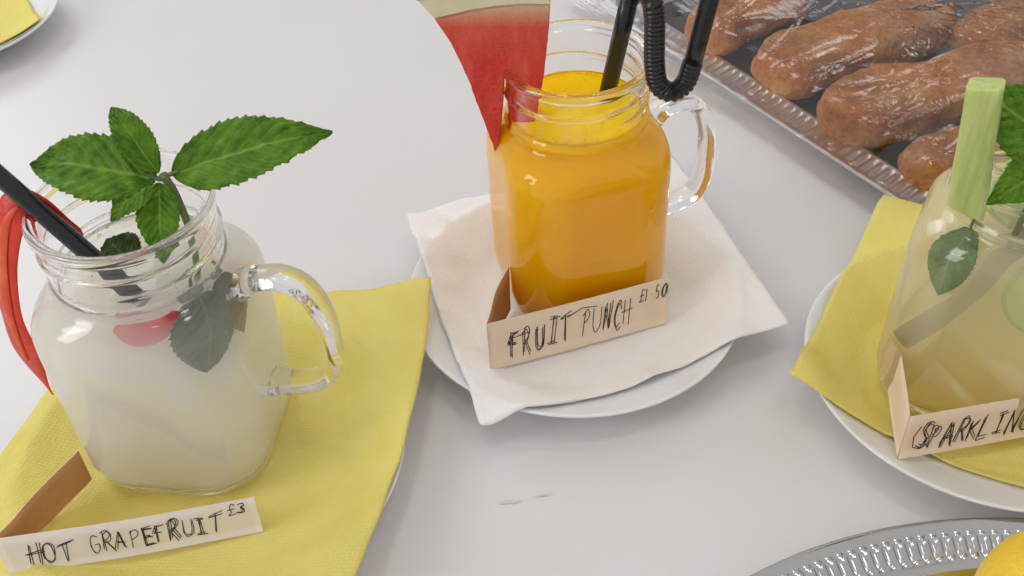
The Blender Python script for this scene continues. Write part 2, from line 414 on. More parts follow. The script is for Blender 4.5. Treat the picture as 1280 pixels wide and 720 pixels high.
def drink(name, loc, rot, level, mat, label):
    rs = inner_rings(.0004, level - .0004)
    la, lr, _ = rs[-1]
    rings = [ring(*p) for p in rs]
    rings.append(ring(la, lr, level))                                         # rises to the level, a small meniscus, then the flat top
    rings += [ring(la - .0008, lr - .0008, level - .0005), ring(la - .003, lr - .003, level - .0008), ring(.012, .012, level - .0008), ring(.002, .002, level - .0008)]
    vs, fs = loft(rings, True, (True, True))
    o = recalc(mesh_obj(name, vs, fs, mat)); o.location = loc; o.rotation_euler = rot
    return tag(o, label, 'drink')
ZB = .0078
JL, JM, JR = (-.1520, .3290, ZB), (.0360, .4275, ZB), (.2205, .3470, ZB)
RL, RM, RR_ = (0, 0, R(-7)), (R(0), R(-1.2), R(15)), (0, 0, R(60))
SL = (1.05, 1.05, 1)                                                        # the left jar is a slightly wider one
jl = jar(JL, RL, 'glass mason jar holding pale cloudy grapefruit drink, on the left')
jl.scale = SL
gd = drink('grapefruit_drink', JL, RL, .1075, 'grapefruit', 'pale cloudy white grapefruit drink filling the left jar')
gd.scale = SL
jar(JM, RM, 'glass mason jar holding orange fruit punch, in the middle')
drink('fruit_punch', JM, RM, .1115, 'orange', 'opaque orange fruit punch filling the middle jar')
jar(JR, RR_, 'glass mason jar with cucumber stick on its rim at right')
drink('sparkling_drink', JR, RR_, .1080, 'sparkling', 'translucent yellowish sparkling drink in the right jar')

def bubbles(jloc, jrot, level, n, seed, label):
    rb = random.Random(seed); vs, fs = [], []
    for k in range(n):
        a = rb.uniform(0, 2 * math.pi); r = .00025 + .0009 * rb.random() ** 3
        if rb.random() < .75: rad, zz = .0301 - r * rb.uniform(.6, 4), level - .0006
        else: rad, zz = rb.uniform(.004, .029), level - .0008
        c = Vector((rad * math.cos(a), rad * math.sin(a), zz))
        b = len(vs)
        for i in range(1, 6):
            for j in range(10):
                p, q = math.pi * i / 6, 2 * math.pi * j / 10; vs.append(c + Vector((r * math.sin(p) * math.cos(q), r * math.sin(p) * math.sin(q), r * math.cos(p))))
        for i in range(4):
            for j in range(10): fs.append((b + i * 10 + j, b + i * 10 + (j + 1) % 10, b + (i + 1) * 10 + (j + 1) % 10, b + (i + 1) * 10 + j))
        fs.append(tuple(b + j for j in range(9, -1, -1))); fs.append(tuple(b + 40 + j for j in range(10)))
    o = recalc(mesh_obj('bubbles', vs, fs, 'bubble')); o.location = jloc; o.rotation_euler = jrot; o['kind'] = 'stuff'; o['label'] = label; o['category'] = 'bubbles'
    if jloc == JL: o.scale = SL
MT['bubble'] = simple('foam_bubble', (.95, .9, .8), .05, Transmission_Weight=.85, IOR=1.12)
bubbles(JM, RM, .1115, 70, 3, 'tiny bubbles along the surface of the orange drink')
bubbles(JL, RL, .1075, 50, 4, 'tiny bubbles along the surface of the pale grapefruit drink')

# ---------------------------------------------------------------- leaves
def leaf(name, base, tip, side_up, W, mat, parent, bend=.15, fold=.25, teeth=13, seed=0, curl=0, twist=0, tooth=.10):
    """serrated leaf from base to tip; side_up is roughly the normal; bend arcs it along the normal; fold lifts the margins"""
    base, tip = Vector(base), Vector(tip); d = tip - base; Ln = d.length; d.normalize()
    nrm = Vector(side_up); nrm = (nrm - d * nrm.dot(d)).normalized(); b = d.cross(nrm)
    NS, NT_ = teeth * 7, 8; vs, uvs, fs = [], [], []
    for i in range(NS + 1):
        s = i / NS
        prof = (math.sin(math.pi * min(1, s ** .72 * .985 + .015)) ** .8) * (1 - .12 * s)
        saw = (s * teeth) % 1
        tw = 1 + tooth * (saw ** 1.6 - .5) * (1 if .04 < s < .97 else 0)
        mid = base + d * (s * Ln) + nrm * (bend * Ln * math.sin(math.pi * s * .92)) - nrm * (curl * Ln * max(0, s - .5) ** 2 * 4)
        a = twist * s; n2 = nrm * math.cos(a) + b * math.sin(a); b2 = b * math.cos(a) - nrm * math.sin(a)
        for j in range(2 * NT_ + 1):
            q = (j - NT_) / NT_
            hw = W * prof * (tw if abs(q) > .92 else 1 + (tw - 1) * abs(q) ** 3) * (1 + .06 * noise.noise(Vector((s * 3, seed, 1 if q > 0 else 9))))
            sh = (.035 * Ln * abs(q) ** 2 * prof)                              # margins lean forward, towards the tip
            relief = .018 * W * math.sin(2 * math.pi * (s * 9.5 - abs(q) * 2.5)) * min(1, abs(q) * 3)
            p = mid + b2 * (q * hw * math.cos(fold * abs(q))) + n2 * (hw * abs(q) * math.sin(fold)) + d * sh + n2 * relief
            p += n2 * (W * (.13 * noise.noise(Vector((s * 4 + seed, q * 2, seed * 3.1))) + .09 * noise.noise(Vector((s * 13 + seed, q * 5, seed * 1.7)))))
            vs.append(p); uvs.append((s, .5 + .5 * q))
    m = 2 * NT_ + 1
    for i in range(NS):
        for j in range(m - 1): a = i * m + j; fs.append((a, a + 1, a + m + 1, a + m))
    o = mesh_obj(name, vs, fs, mat, parent, uvs=uvs)
    md = o.modifiers.new('thick', 'SOLIDIFY'); md.thickness = .00035; md.offset = 0
    return o
def stem(pts, r, parent):
    vs, fs = sweep(catmull(pts, 6), lambda i, t: r * (1 - .25 * t), 8); return mesh_obj('stem', vs, fs, 'stem', parent)

# mint sprig of the left jar
O = Vector((-.1305, .3275, .156))
sp = empty('mint_sprig', O)
def loc(p, o=O): return Vector(p) - o
leaf('leaf', loc((-.1285, .3295, .1575)), loc((-.0690, .3500, .1600)), (-.1, -.5, .85), .0158, 'mint', sp, bend=.06, fold=.12, teeth=18, seed=1, twist=-.25)
leaf('leaf', loc((-.1345, .3270, .1570)), loc((-.1865, .3390, .1575)), (.05, -.5, .85), .0148, 'mint', sp, bend=.10, fold=.15, teeth=17, seed=2, curl=.05)
leaf('leaf', loc((-.1330, .3270, .1600)), loc((-.1525, .3500, .1765)), (.25, -.75, .6), .0082, 'mint', sp, bend=.10, fold=.5, teeth=15, seed=3, curl=.10, twist=.3)
leaf('leaf', loc((-.1325, .3240, .1575)), loc((-.1330, .3060, .1335)), (.1, -.7, .7), .0090, 'mint', sp, bend=.05, fold=.35, teeth=11, seed=4)
leaf('leaf', loc((-.1350, .3240, .1560)), loc((-.1500, .3130, .1480)), (-.2, -.4, .9), .0080, 'mint', sp, bend=.15, fold=.2, teeth=9, seed=5)
stem([loc((-.1315, .3275, .1590)), loc((-.1285, .3270, .1480)), loc((-.1270, .3250, .130)), loc((-.1300, .3210, .100))], .0017, sp)
stem([loc((-.1315, .3275, .1575)), loc((-.1300, .3285, .1578)), loc((-.1262, .3302, .1582))], .0011, sp)
stem([loc((-.1315, .3275, .1575)), loc((-.1335, .3272, .1572)), loc((-.1375, .3280, .1585))], .0011, sp)
tag(sp, 'fresh green mint sprig standing in the left grapefruit jar', 'mint')
# mint leaves in the drink
def hug(o, jloc, jrot, org, gap=.0022):
    """press a leaf or slice against the inside of a jar's wall"""
    rs = inner_rings()
    Mj = Matrix.Rotation(jrot[2], 3, 'Z'); Mi = Mj.transposed()
    for v in o.data.vertices:
        p = Mi @ (v.co + Vector(org) - Vector(jloc)); a = math.atan2(p.y, p.x); r = math.hypot(p.x, p.y)
        zz = p.z; lim = rsq(rs[-1][0], rs[-1][1], a)
        for q0, q1 in zip(rs[:-1], rs[1:]):
            if q0[2] <= zz <= q1[2] and q1[2] > q0[2]:
                t = (zz - q0[2]) / (q1[2] - q0[2]); lim = rsq(q0[0] * (1 - t) + q1[0] * t, q0[1] * (1 - t) + q1[1] * t, a); break
        if jloc == JL: lim *= 1.05
        lim -= gap + .06 * max(0, lim - r)
        p.x, p.y = lim * math.cos(a), lim * math.sin(a)
        v.co = Mj @ p + Vector(jloc) - Vector(org)
def wet_leaf(base, tip, up, W, label, seed, jar_=None, mat='mint_soaked', **k):
    e = empty('soaked_mint_leaf', base)
    lf = leaf('leaf', (0, 0, 0), Vector(tip) - Vector(base), up, W, mat, e, seed=seed, **k)
    if jar_: hug(lf, *jar_, base)
    vs, fs = sweep(catmull([Vector((0, 0, 0)), (Vector(base) - Vector(tip)) * .12 + Vector((0, .001, .001)), (Vector(base) - Vector(tip)) * .25], 4), .0007, 6)
    mesh_obj('leaf_stalk', vs, fs, 'stem', e)
    return tag(e, label, 'mint leaf')
wet_leaf((-.1295, .3140, .1130), (-.1290, .2985, .0870), (.45, -.85, .2), .0120, 'large dark soaked mint leaf hanging below the rim inside the left jar', 11, (JL, RL), fold=-.1, bend=-.02, tooth=.08)
wet_leaf((-.1205, .3220, .1120), (-.1130, .3120, .0880), (.8, -.5, .2), .0105, 'narrow dark mint leaf by the handle inside the left jar', 14, (JL, RL), fold=-.1, bend=-.02, tooth=.08)
wet_leaf((-.1560, .3300, .1120), (-.1690, .3430, .1150), (0, -.4, .9), .0100, 'brownish mint leaf floating beside the straw in the left jar', 12, fold=.1)
wet_leaf((.1915, .3330, .1130), (.1835, .3270, .0830), (-.75, -.6, .25), .0088, 'soaked mint leaf below the cucumber stick inside the right jar', 13, (JR, RR_), 'mint', fold=-.2, bend=-.04, tooth=.06)

# mint of the right jar
O2 = Vector((.2075, .3260, .150))
s2 = empty('mint_sprig', O2 + Vector((-.0055, .0010, .0010)))
def l2(p): return Vector(p) - O2
leaf('leaf', l2((.2170, .3170, .1560)), l2((.1880, .3480, .1700)), (-.35, -.6, .7), .0150, 'mint', s2, bend=.12, fold=.25, teeth=13, seed=21)
leaf('leaf', l2((.2080, .3170, .1520)), l2((.1790, .2980, .1520)), (-.1, -.6, .8), .0105, 'mint', s2, bend=.12, fold=.3, teeth=12, seed=22)
leaf('leaf', l2((.2150, .3220, .1560)), l2((.2550, .3330, .1720)), (0, -.5, .8), .0140, 'mint', s2, bend=.1, fold=.2, teeth=13, seed=23)
stem([l2((.2140, .3190, .1560)), l2((.2120, .3230, .140)), l2((.2140, .330, .105))], .0016, s2)
tag(s2, 'bright green mint sprig cut off by the right edge', 'mint')

# ---------------------------------------------------------------- chilli
def ribbon_sweep(path, wf, tf, nrm_f, n=14):
    rings = []; k = len(path)
    for i, p in enumerate(path):
        tg = (path[min(i + 1, k - 1)] - path[max(i - 1, 0)]).normalized(); t = i / (k - 1)
        nn = Vector(nrm_f(t)); nn = (nn - tg * nn.dot(tg)).normalized(); bb = tg.cross(nn)
        rings.append([p + bb * (wf(t) * math.cos(a)) + nn * (tf(t) * math.sin(a) - .06 * wf(t) * math.cos(a) ** 2) for a in (2 * math.pi * q / n for q in range(n))])
    return loft(rings, True, (True, True))
O3 = Vector((-.190, .320, .145))
ch = empty('chilli_slice', O3)
path = catmull([Vector(p) - O3 for p in [(-.1730, .3290, .1240), (-.1785, .3285, .1340), (-.1835, .3280, .1435), (-.1890, .3265, .1470), (-.1950, .3240, .1420), (-.2015, .3205, .1260), (-.2060, .3180, .1060), (-.2085, .3180, .0870), (-.2090, .3190, .0680), (-.2075, .3200, .0460)]], 8)
wf = lambda t: .0073 * (smoothstep(0, .08, t) * .6 + .4) * (1 - .25 * smoothstep(.4, .75, t) + .25 * smoothstep(.7, .85, t)) * max(.08, 1 - smoothstep(.84, 1.02, t))
vs, fs = ribbon_sweep(path, wf, lambda t: .0011 * max(.2, 1 - smoothstep(.86, 1.02, t)), lambda t: (-.35, -.9, .25))
recalc(mesh_obj('flesh', vs, fs, 'chilli', ch))
inner = path[24:64]
vs, fs = ribbon_sweep([p + Vector((-.0003, -.0014, .0003)) for p in inner], lambda t: .0026 * math.sin(math.pi * (t * .96 + .02)) + .0002, lambda t: .0007, lambda t: (-.35, -.9, .25))
recalc(mesh_obj('membrane', vs, fs, 'chilli_in', ch))
tag(ch, 'long red chilli slice hooked over the rim of the left jar', 'chilli')
O4 = Vector((-.1440, .3060, .1000))
path = catmull([Vector(p) - O4 for p in [(-.1560, .2995, .1060), (-.1505, .2975, .1045), (-.1435, .2970, .1045), (-.1370, .2985, .1070), (-.1325, .3010, .1120)]], 6)
vs, fs = ribbon_sweep(path, lambda t: .0052 * math.sin(math.pi * (.12 + .80 * t)) + .0004, lambda t: .0018, lambda t: (.1, -.9, .35))
o = recalc(mesh_obj('chilli_piece', vs, fs, 'chilli')); o.location = O4
tag(o, 'red chilli piece floating under the shoulder of the left jar', 'chilli')

# ---------------------------------------------------------------- straws
a_, b_ = Vector((-.1955, .3290, .1625)), Vector((-.1650, .3170, .1285))
dv = (b_ - a_).normalized()
st = empty('drinking_straw', b_)
def tube(path, ro, ri, n=20):
    vo, fo = sweep(path, ro, n, caps=False); vi, fi = sweep(path, ri, n, caps=False)
    k = len(vo); vs = vo + vi; fs = fo + [tuple(reversed([i + k for i in f])) for f in fi]
    e = (len(path) - 1) * n
    for j in range(n):
        j2 = (j + 1) % n; fs.append((j, k + j, k + j2, j2)); fs.append((e + j, e + j2, k + e + j2, k + e + j))
    return vs, fs
vs, fs = tube([b_ + dv * t - b_ for t in (-.12, -.06, 0, .018, .028)], .0037, .0033)
recalc(mesh_obj('tube', vs, fs, 'straw', st))
tag(st, 'straight black plastic straw leaning out of the left jar', 'straw')

O5 = Vector((.0467, .4400, .1))
bs = empty('drinking_straw', O5)
dS = (Vector((.0558, .4230, .1760)) - Vector((.0470, .4410, .1000))).normalized(); p0 = Vector((.0470, .4410, .1000))
straight = [p0 + dS * t for t in (-.055, -.02, 0, .03, .06, .078)]
top = straight[-1]
vs, fs = tube([p - O5 for p in straight], .0041, .0037); recalc(mesh_obj('tube', vs, fs, 'straw', bs))
flex = catmull([top, top + dS * .0055 + Vector((.0005, -.001, 0)), top + Vector((.0045, -.0075, .0092)), Vector((.0627, .4060, .1840)), Vector((.0645, .4050, .1760)), Vector((.0652, .4050, .1640)), Vector((.0660, .4050, .1530)),
                Vector((.0682, .4050, .1432)), Vector((.0742, .4050, .1388)), Vector((.0802, .4050, .1430)), Vector((.0828, .4050, .1540))], 34)
seg = [0]
for i in range(1, len(flex)): seg.append(seg[-1] + (flex[i] - flex[i - 1]).length)
vs, fs = sweep([p - O5 for p in flex], lambda i, t: .0044 + .00036 * math.sin(2 * math.pi * seg[i] / .0021), 20)
recalc(mesh_obj('flexible_section', vs, fs, 'straw', bs))
end = flex[-1]; d2 = (Vector((.0860, .4050, .1760)) - end).normalized()
vs, fs = tube([end + d2 * t - O5 for t in (-.001, .01, .03, .05)], .0041, .0037); recalc(mesh_obj('mouth_end', vs, fs, 'straw', bs))
tag(bs, 'black bendy straw with U-shaped ribbed neck in the orange drink', 'straw')

# straw of the right jar, only its lower end shows through the drink
b_ = Vector((.1855, .3420, .0420)); a_ = Vector((.2360, .3270, .1500)); dv = (b_ - a_).normalized()
s3 = empty('drinking_straw', b_)
vs, fs = tube([a_ - dv * .03 - b_, a_ - b_, (a_ + b_) / 2 - b_, Vector((0, 0, 0))], .0041, .0037); recalc(mesh_obj('tube', vs, fs, 'straw', s3))
tag(s3, 'dark straw seen dimly through the drink in the right jar', 'straw')

# ---------------------------------------------------------------- watermelon slice on the middle jar
wm_y = .4235
def slab(name, outline, y0, thick, mat, parent, org, jitter=.0004, bev=.0006):
    pts = []
    n0 = len(outline)
    for i, (x, z_) in enumerate(outline):
        x2, z2 = outline[(i + 1) % n0]; k = max(1, int(math.hypot(x2 - x, z2 - z_) / .0022))
        for q in range(k):
            t = q / k; pts.append((x + (x2 - x) * t, z_ + (z2 - z_) * t))
    pts = [(x + jitter * noise.noise(Vector((x * 500, z_ * 500, 3))), z_ + jitter * noise.noise(Vector((x * 500, z_ * 500, 8)))) for x, z_ in pts]
    bm = bmesh.new()
    f = bm.faces.new([bm.verts.new((x - org[0], y0 - thick / 2 - org[1], z_ - org[2])) for x, z_ in pts])
    r = bmesh.ops.extrude_face_region(bm, geom=[f]); bmesh.ops.translate(bm, verts=[v for v in r['geom'] if isinstance(v, bmesh.types.BMVert)], vec=(0, thick, 0))
    bmesh.ops.recalc_face_normals(bm, faces=bm.faces)
    be = [e for e in bm.edges if abs(e.verts[0].co.y - e.verts[1].co.y) < 1e-6]
    bmesh.ops.bevel(bm, geom=be, offset=bev, segments=2, affect='EDGES')
    bmesh.ops.triangulate(bm, faces=[q for q in bm.faces if len(q.verts) > 4])
    me = bpy.data.meshes.new(name); bm.to_mesh(me); bm.free(); me.materials.append(MT[mat])
    o = bpy.data.objects.new(name, me); C.objects.link(o); o.parent = parent
    return o
O6 = (.0, wm_y, .14)
wt = empty('watermelon_slice', O6)
flesh = [(-.0296, .1702), (-.0262, .1640), (-.0240, .1600), (-.0205, .1515), (-.0160, .1385), (-.0108, .1190), (-.0052, .0990), (-.0030, .1080), (-.0012, .1240), (.0002, .1420), (.0014, .1380), (.0028, .1150), (.0065, .1060), (.0125, .1075), (.0150, .1225), (.0185, .1440),
         (.0204, .1640), (.0212, .1770), (.0100, .1772), (-.0020, .1762), (-.0130, .1744), (-.0220, .1722)]
slab('flesh', flesh, wm_y, .0105, 'melon', wt, O6)
rind = [(-.0297, .1704), (-.0221, .1724), (-.0130, .1746), (-.0020, .1764), (.0100, .1774), (.0212, .1772), (.0215, .1895), (.0100, .1905), (-.0040, .1892), (-.0180, .1858), (-.0280, .1822), (-.0362, .1790)]
slab('rind', rind, wm_y, .0105, 'rind', wt, O6, .0002)
skin = [(-.0364, .1791), (-.0282, .1824), (-.0181, .1860), (-.0040, .1894), (.0100, .1907), (.0215, .1897), (.0216, .1922), (.0100, .1933), (-.0045, .1919), (-.0190, .1883), (-.0292, .1844), (-.0380, .1808)]
slab('skin', skin, wm_y, .0107, 'skin', wt, O6, .0002)
wt.rotation_euler = (0, 0, R(-4))
tag(wt, 'red watermelon slice slotted on the rim of the orange drink', 'watermelon')

# ---------------------------------------------------------------- cucumber stick and slices
ce = empty('cucumber_stick', (.1800, .3215, .1335))
rings = []
for i in range(13):
    t = i / 12; zz = .0525 * t; cx = -.0003 - .0072 * t; cyy = .004 * t
    wdt = .0072 - .0010 * t; dp = .0050
    rr = []
    for j in range(20):
        a = 2 * math.pi * j / 20; r = rsq(1, .35, a + .0)
        rr.append(Vector((cx + wdt * r * math.cos(a) + .0004 * noise.noise(Vector((zz * 60, j * .6, 0))), cyy + dp * r * math.sin(a), zz - .0020 * math.cos(a) * (1 if t < .01 else 0) + (.0015 * math.cos(a) if t > .99 else 0))))
    rings.append(rr)
vs, fs = loft(rings, True, (True, True)); recalc(mesh_obj('flesh', vs, fs, 'cucumber', ce)); ce.rotation_euler = (0, 0, R(-28))
o = ce.children[0]; md = o.modifiers.new('b', 'BEVEL'); md.width = .0006; md.segments = 2; md.limit_method = 'ANGLE'; md.angle_limit = R(50)
tag(ce, 'pale green cucumber stick hooked on the rim of right jar', 'cucumber')
def slice_(name, c, rot, r, thick, label, cat):
    e = empty(name, c, rot)
    vs, fs = lathe([(.0005, 0), (r * .5, 0), (r * .9, 0), (r * .9, thick), (r * .5, thick + .0002), (.0005, thick)], 40); recalc(mesh_obj('flesh', vs, fs, 'lime', e, smooth=False))
    vs, fs = lathe([(r * .902, 0), (r * .98, .0002), (r, .0010), (r, thick - .001), (r * .98, thick - .0002), (r * .902, thick)], 40); fs = fs[:-2]
    k = len(vs) - 40; fs += [(k + j, k + (j + 1) % 40, (j + 1) % 40, j) for j in range(40)]
    recalc(mesh_obj('peel', vs, fs, 'lime_peel', e)); return tag(e, label, cat)
slice_('cucumber_slice', (.2200, .3500, .1150), (R(50), R(-20), R(20)), .0185, .004, 'pale green slice rising from the mouth of the right jar', 'cucumber slice')
slice_('cucumber_slice', (.2230, .3170, .0900), (R(80), R(0), R(-20)), .0165, .004, 'pale green slice sunk in the drink at the right edge', 'cucumber slice')

# ---------------------------------------------------------------- handwritten paper labels
GL = {'F': [[(.15, 0), (.2, 1)], [(-.1, .55), (.2, .98), (.8, 1.02)], [(.15, .52), (.6, .56)]],
      'R': [[(.12, 0), (.15, 1)], [(.05, .95), (.5, 1.05), (.72, .8), (.5, .55), (.15, .48)], [(.3, .5), (.85, -.05)]],
      'U': [[(.1, 1), (.1, .3), (.3, 0), (.6, .05), (.75, .35), (.78, 1)]], 'I': [[(.5, 0), (.5, 1)], [(.15, 1), (.85, 1.03)], [(.15, 0), (.85, .02)]],
      'T': [[(.5, 0), (.45, 1)], [(-.1, .92), (1.05, 1.08)]], 'P': [[(.2, -.1), (.15, 1)], [(0, .85), (.45, 1.05), (.75, .8), (.5, .52), (.18, .48)]],
      'N': [[(.1, 0), (.12, 1)], [(.12, 1), (.75, .02)], [(.75, .02), (.8, 1.05)]], 'C': [[(.8, .85), (.5, 1.02), (.15, .75), (.1, .3), (.4, -.02), (.85, .12)]],
      'H': [[(.15, 0), (.2, 1)], [(.75, 0), (.8, 1.05)], [(-.1, .5), (1.05, .58)]], 'O': [[(.5, 1), (.15, .8), (.08, .3), (.4, 0), (.8, .2), (.85, .75), (.5, 1)]],
      'G': [[(.85, .9), (.45, 1.02), (.1, .7), (.12, .25), (.5, 0), (.82, .2), (.82, .45), (.45, .45)]], 'A': [[(0, 0), (.45, 1.02), (.9, -.02)], [(.1, .35), (.85, .38)]],
      'E': [[(.15, 0), (.15, 1)], [(.1, 1), (.85, 1.03)], [(.15, .52), (.7, .54)], [(.12, 0), (.85, .03)]], 'S': [[(.8, .9), (.4, 1.03), (.12, .78), (.4, .52), (.75, .3), (.5, 0), (.05, .1)]],
      'K': [[(.15, 0), (.15, 1)], [(.8, 1), (.18, .45)], [(.3, .52), (.85, -.02)]], 'L': [[(.15, 1), (.12, 0), (.8, .04)]], '£': [[(.85, .9), (.5, 1.02), (.35, .7), (.4, .3), (.1, 0), (.9, .05)], [(.05, .5), (.75, .54)]],
      '1': [[(.5, 0), (.55, 1)]], '.': [[(.4, .4), (.5, .38)]], '5': [[(.85, 1.02), (.25, 1), (.2, .58), (.6, .62), (.8, .3), (.5, 0), (.1, .08)]], '0': [[(.5, 1), (.15, .75), (.15, .25), (.5, 0), (.85, .25), (.85, .75), (.5, 1)]],
      '3': [[(.1, .95), (.6, 1), (.75, .75), (.4, .54), (.8, .3), (.55, 0), (.05, .08)]]}
def strokes(text, u0, u1, v0, v1, rise=0, dbl=0, slant=.12):
    """letters of a text as polylines in the card's (u, v); dbl letters are gone over twice as on the photographed labels"""
    out = []; n = len(text); dw = (u1 - u0) / n
    for i, chh in enumerate(text):
        if chh == ' ': continue
        vb = v0 + rise * (i / max(1, n - 1)); hh = (v1 - v0) * (1 + .12 * random.uniform(-1, 1)); ww = dw * (.92 + .15 * random.uniform(-1, 1)) * (.5 if chh in '1.' else 1)
        jx, jy = random.uniform(-.05, .05) * dw, random.uniform(-.05, .05) * hh
        for rep in range(1 + (random.random() < dbl) + (random.random() < dbl * .45)):
            ox, oy = (0, 0) if rep == 0 else (random.uniform(-.14, .18) * dw, random.uniform(-.14, .12) * hh)
            sl = slant + random.uniform(-.10, .22)
            for s in GL[chh]:
                p = [Vector((u0 + dw * i + jx + ox + ww * (x + random.uniform(-.05, .05)) + sl * dw * y, vb + jy + oy + hh * (y + random.uniform(-.05, .05)), 0)) for x, y in s]
                if len(p) > 2 and chh in 'RUPCOGS£503': p = catmull(p, 5)
                out.append(p)
    return out
def card(line, fold_at, h, zb0, lean, front, texts, label, pen=.00030):
    """strip of paper standing on its edge: line is its plan, folded at point fold_at; lean tips the written panel back"""
    org = Vector((*line[fold_at], zb0)); root = empty('paper_label', org)
    left = catmull([Vector((*p, 0)) for p in line[:fold_at + 1]], 8); right = catmull([Vector((*p, 0)) for p in line[fold_at:]], 16)
    plan = left + right[1:]; nl = len(left) - 1; n = len(plan)
    def at(i, v, off):
        p = plan[i]
        if i >= nl: t = plan[min(i + 1, n - 1)] - plan[max(i - 1, nl)]
        else: t = plan[i + 1] - plan[max(i - 1, 0)]
        t.normalize(); nn = Vector((t.y, -t.x, 0))                             # front side of the written panel
        k = min(1, abs(i - nl) / 4) if i < nl else 1
        ln = lean if i >= nl else lean * (1 - k) 
        zz = v * h * math.cos(ln); bk = v * h * math.sin(ln)
        tt = plan[nl + 1] - plan[nl]; tt.normalize(); nb = Vector((tt.y, -tt.x, 0))
        zbase = zb0 + line_z[i]
        return p - (nn if i >= nl else nb) * bk + nn * off + Vector((0, 0, zz + zbase)) - org
    line_z = []
    m = n - nl - 1
    for i in range(n): line_z.append(z_end * (i - nl) / m if i >= nl else .7 * z_end * (nl - i) / nl)
    th_ = .00022; NV = 4; vs = []; fs = []; fm = []
    for sgn in (1, -1):
        for i in range(n):
            for j in range(NV + 1): vs.append(at(i, j / NV, sgn * th_ / 2))
    off = n * (NV + 1)
    for i in range(n - 1):
        for j in range(NV):
            a = i * (NV + 1) + j; fs.append((a, a + NV + 1, a + NV + 2, a + 1)); fm.append(0)
            fs.append((off + a, off + a + 1, off + a + NV + 2, off + a + NV + 1)); fm.append(1)
        for j in (0, NV):
            a = i * (NV + 1) + j; fs.append((a, a + NV + 1, off + a + NV + 1, off + a)); fm.append(0)
    for i in (0, n - 1):
        for j in range(NV):
            a = i * (NV + 1) + j; fs.append((a, a + 1, off + a + 1, off + a)); fm.append(0)
    mesh_obj('paper_strip', vs, fs, [MT[front], MT['card_back']], root, fmats=fm)
    def uvp(u, v):
        x = max(0, min(m - 1e-4, u * m)); i = int(x); f = x - i
        return at(nl + i, v, th_ / 2 + .0001).lerp(at(nl + i + 1, v, th_ / 2 + .0001), f)
    V_, F_ = [], []
    for s in texts:
        q = []
        for a, b in zip(s[:-1], s[1:]):
            k = max(1, int((b - a).length / .02))
            q += [a.lerp(b, t / k) for t in range(k)]
        q.append(s[-1])
        p3 = [uvp(p.x, p.y) for p in q]
        if len(p3) < 2: continue
        v, f = sweep(p3, lambda i, t: pen * (.75 + .5 * abs(noise.noise(Vector((i * .4, p3[0].x * 900, 0))))), 6, up=(.3, -1, .2))
        k = len(V_); V_ += v; F_ += [tuple(i + k for i in ff) for ff in f]
    mesh_obj('handwriting', V_, F_, 'ink', root)
    return tag(root, label, 'label')
z_end = -.001
tx = strokes('FRUIT', .115, .46, .20, .70, .02, .95) + strokes('PUNCH', .515, .80, .24, .72, .0, .45) + strokes('£1.50', .835, .985, .62, .90, .0, .15) + [[Vector((.10, .45, 0)), Vector((.13, .58, 0)), Vector((.22, .62, 0))], [Vector((.44, .72, 0)), Vector((.52, .84, 0)), Vector((.60, .80, 0))]]
card([(-.0012, .4030), (-.0085, .3830), (-.0122, .3590), (.0330, .3735), (.0800, .3895)], 2, .0305, .0100, R(4), 'card_front', tx,
     'cream paper label reading FRUIT PUNCH in front of the orange drink', .00025)
z_end = -.0115
tx = strokes('HOT', .095, .275, .16, .70, .03, .9) + strokes('GRAPEFRUIT', .345, .855, .24, .70, .05, .7) + strokes('£3', .885, .96, .64, .90, 0, .3)
card([(-.1945, .2990), (-.2050, .2720), (-.2115, .2450), (-.1640, .2560), (-.1125, .2700)], 2, .0205, .0190, R(10), 'card_white', tx,
     'off-white paper label reading HOT GRAPEFRUIT before the left jar', .00022)
z_end = -.001
tx = strokes('SPARKLING', .07, .665, .22, .70, .0, .95) + [[Vector((.075, .72, 0)), Vector((.05, .5, 0)), Vector((.06, .25, 0)), Vector((.10, .18, 0)), Vector((.14, .3, 0))]]
card([(.1795, .3430), (.1745, .3180), (.1695, .2905), (.2150, .2985), (.2620, .3070)], 2, .0275, .0160, R(3), 'card_front', tx,
     'cream paper label reading SPARKLING before the right jar', .00025)

# ---------------------------------------------------------------- foil tray with baked fingers under cling film
def rrect(lx, ly, r, d, n_c=24, step=.0012):
    """rounded rectangle outline inset by d, as (x, y, arc length on the outer outline)"""
    out = []; s = 0
    cs = [((r, r), math.pi), ((lx - r, r), 1.5 * math.pi), ((lx - r, ly - r), 0), ((r, ly - r), .5 * math.pi)]
    for k, ((cx, cyy), a0) in enumerate(cs):
        for i in range(n_c):
            a = a0 + .5 * math.pi * i / n_c; out.append((cx + (r - d) * math.cos(a), cyy + (r - d) * math.sin(a), s)); s += .5 * math.pi * r / n_c
        nx = cs[(k + 1) % 4][0]; ax, ay = cx + (r - d) * math.cos(a0 + .5 * math.pi), cyy + (r - d) * math.sin(a0 + .5 * math.pi)
        Ls = math.hypot(nx[0] - cx, nx[1] - cyy); m_ = int(Ls / step); dx, dy = (nx[0] - cx) / m_, (nx[1] - cyy) / m_
        for i in range(m_): out.append((ax + dx * i, ay + dy * i, s)); s += Ls / m_
    return out
TE = math.atan2(-.1471, .0896); TO = Vector((.0640, .7460, .0004))
ft = empty('foil_tray', TO, (0, 0, TE))
LX, LY, RR = .42, .30, .055
def trings(prof, rib=None):
    rs = []
    for d, zz in prof:
        rs.append([Vector((x, y, zz + (rib(d, s) if rib else 0))) for x, y, s in rrect(LX, LY, RR, d)])
    return rs
def rib(d, s):
    return .0011 * math.sin(2 * math.pi * s / .0064) * smoothstep(.0045, .0065, d) * smoothstep(.0168, .0145, d)
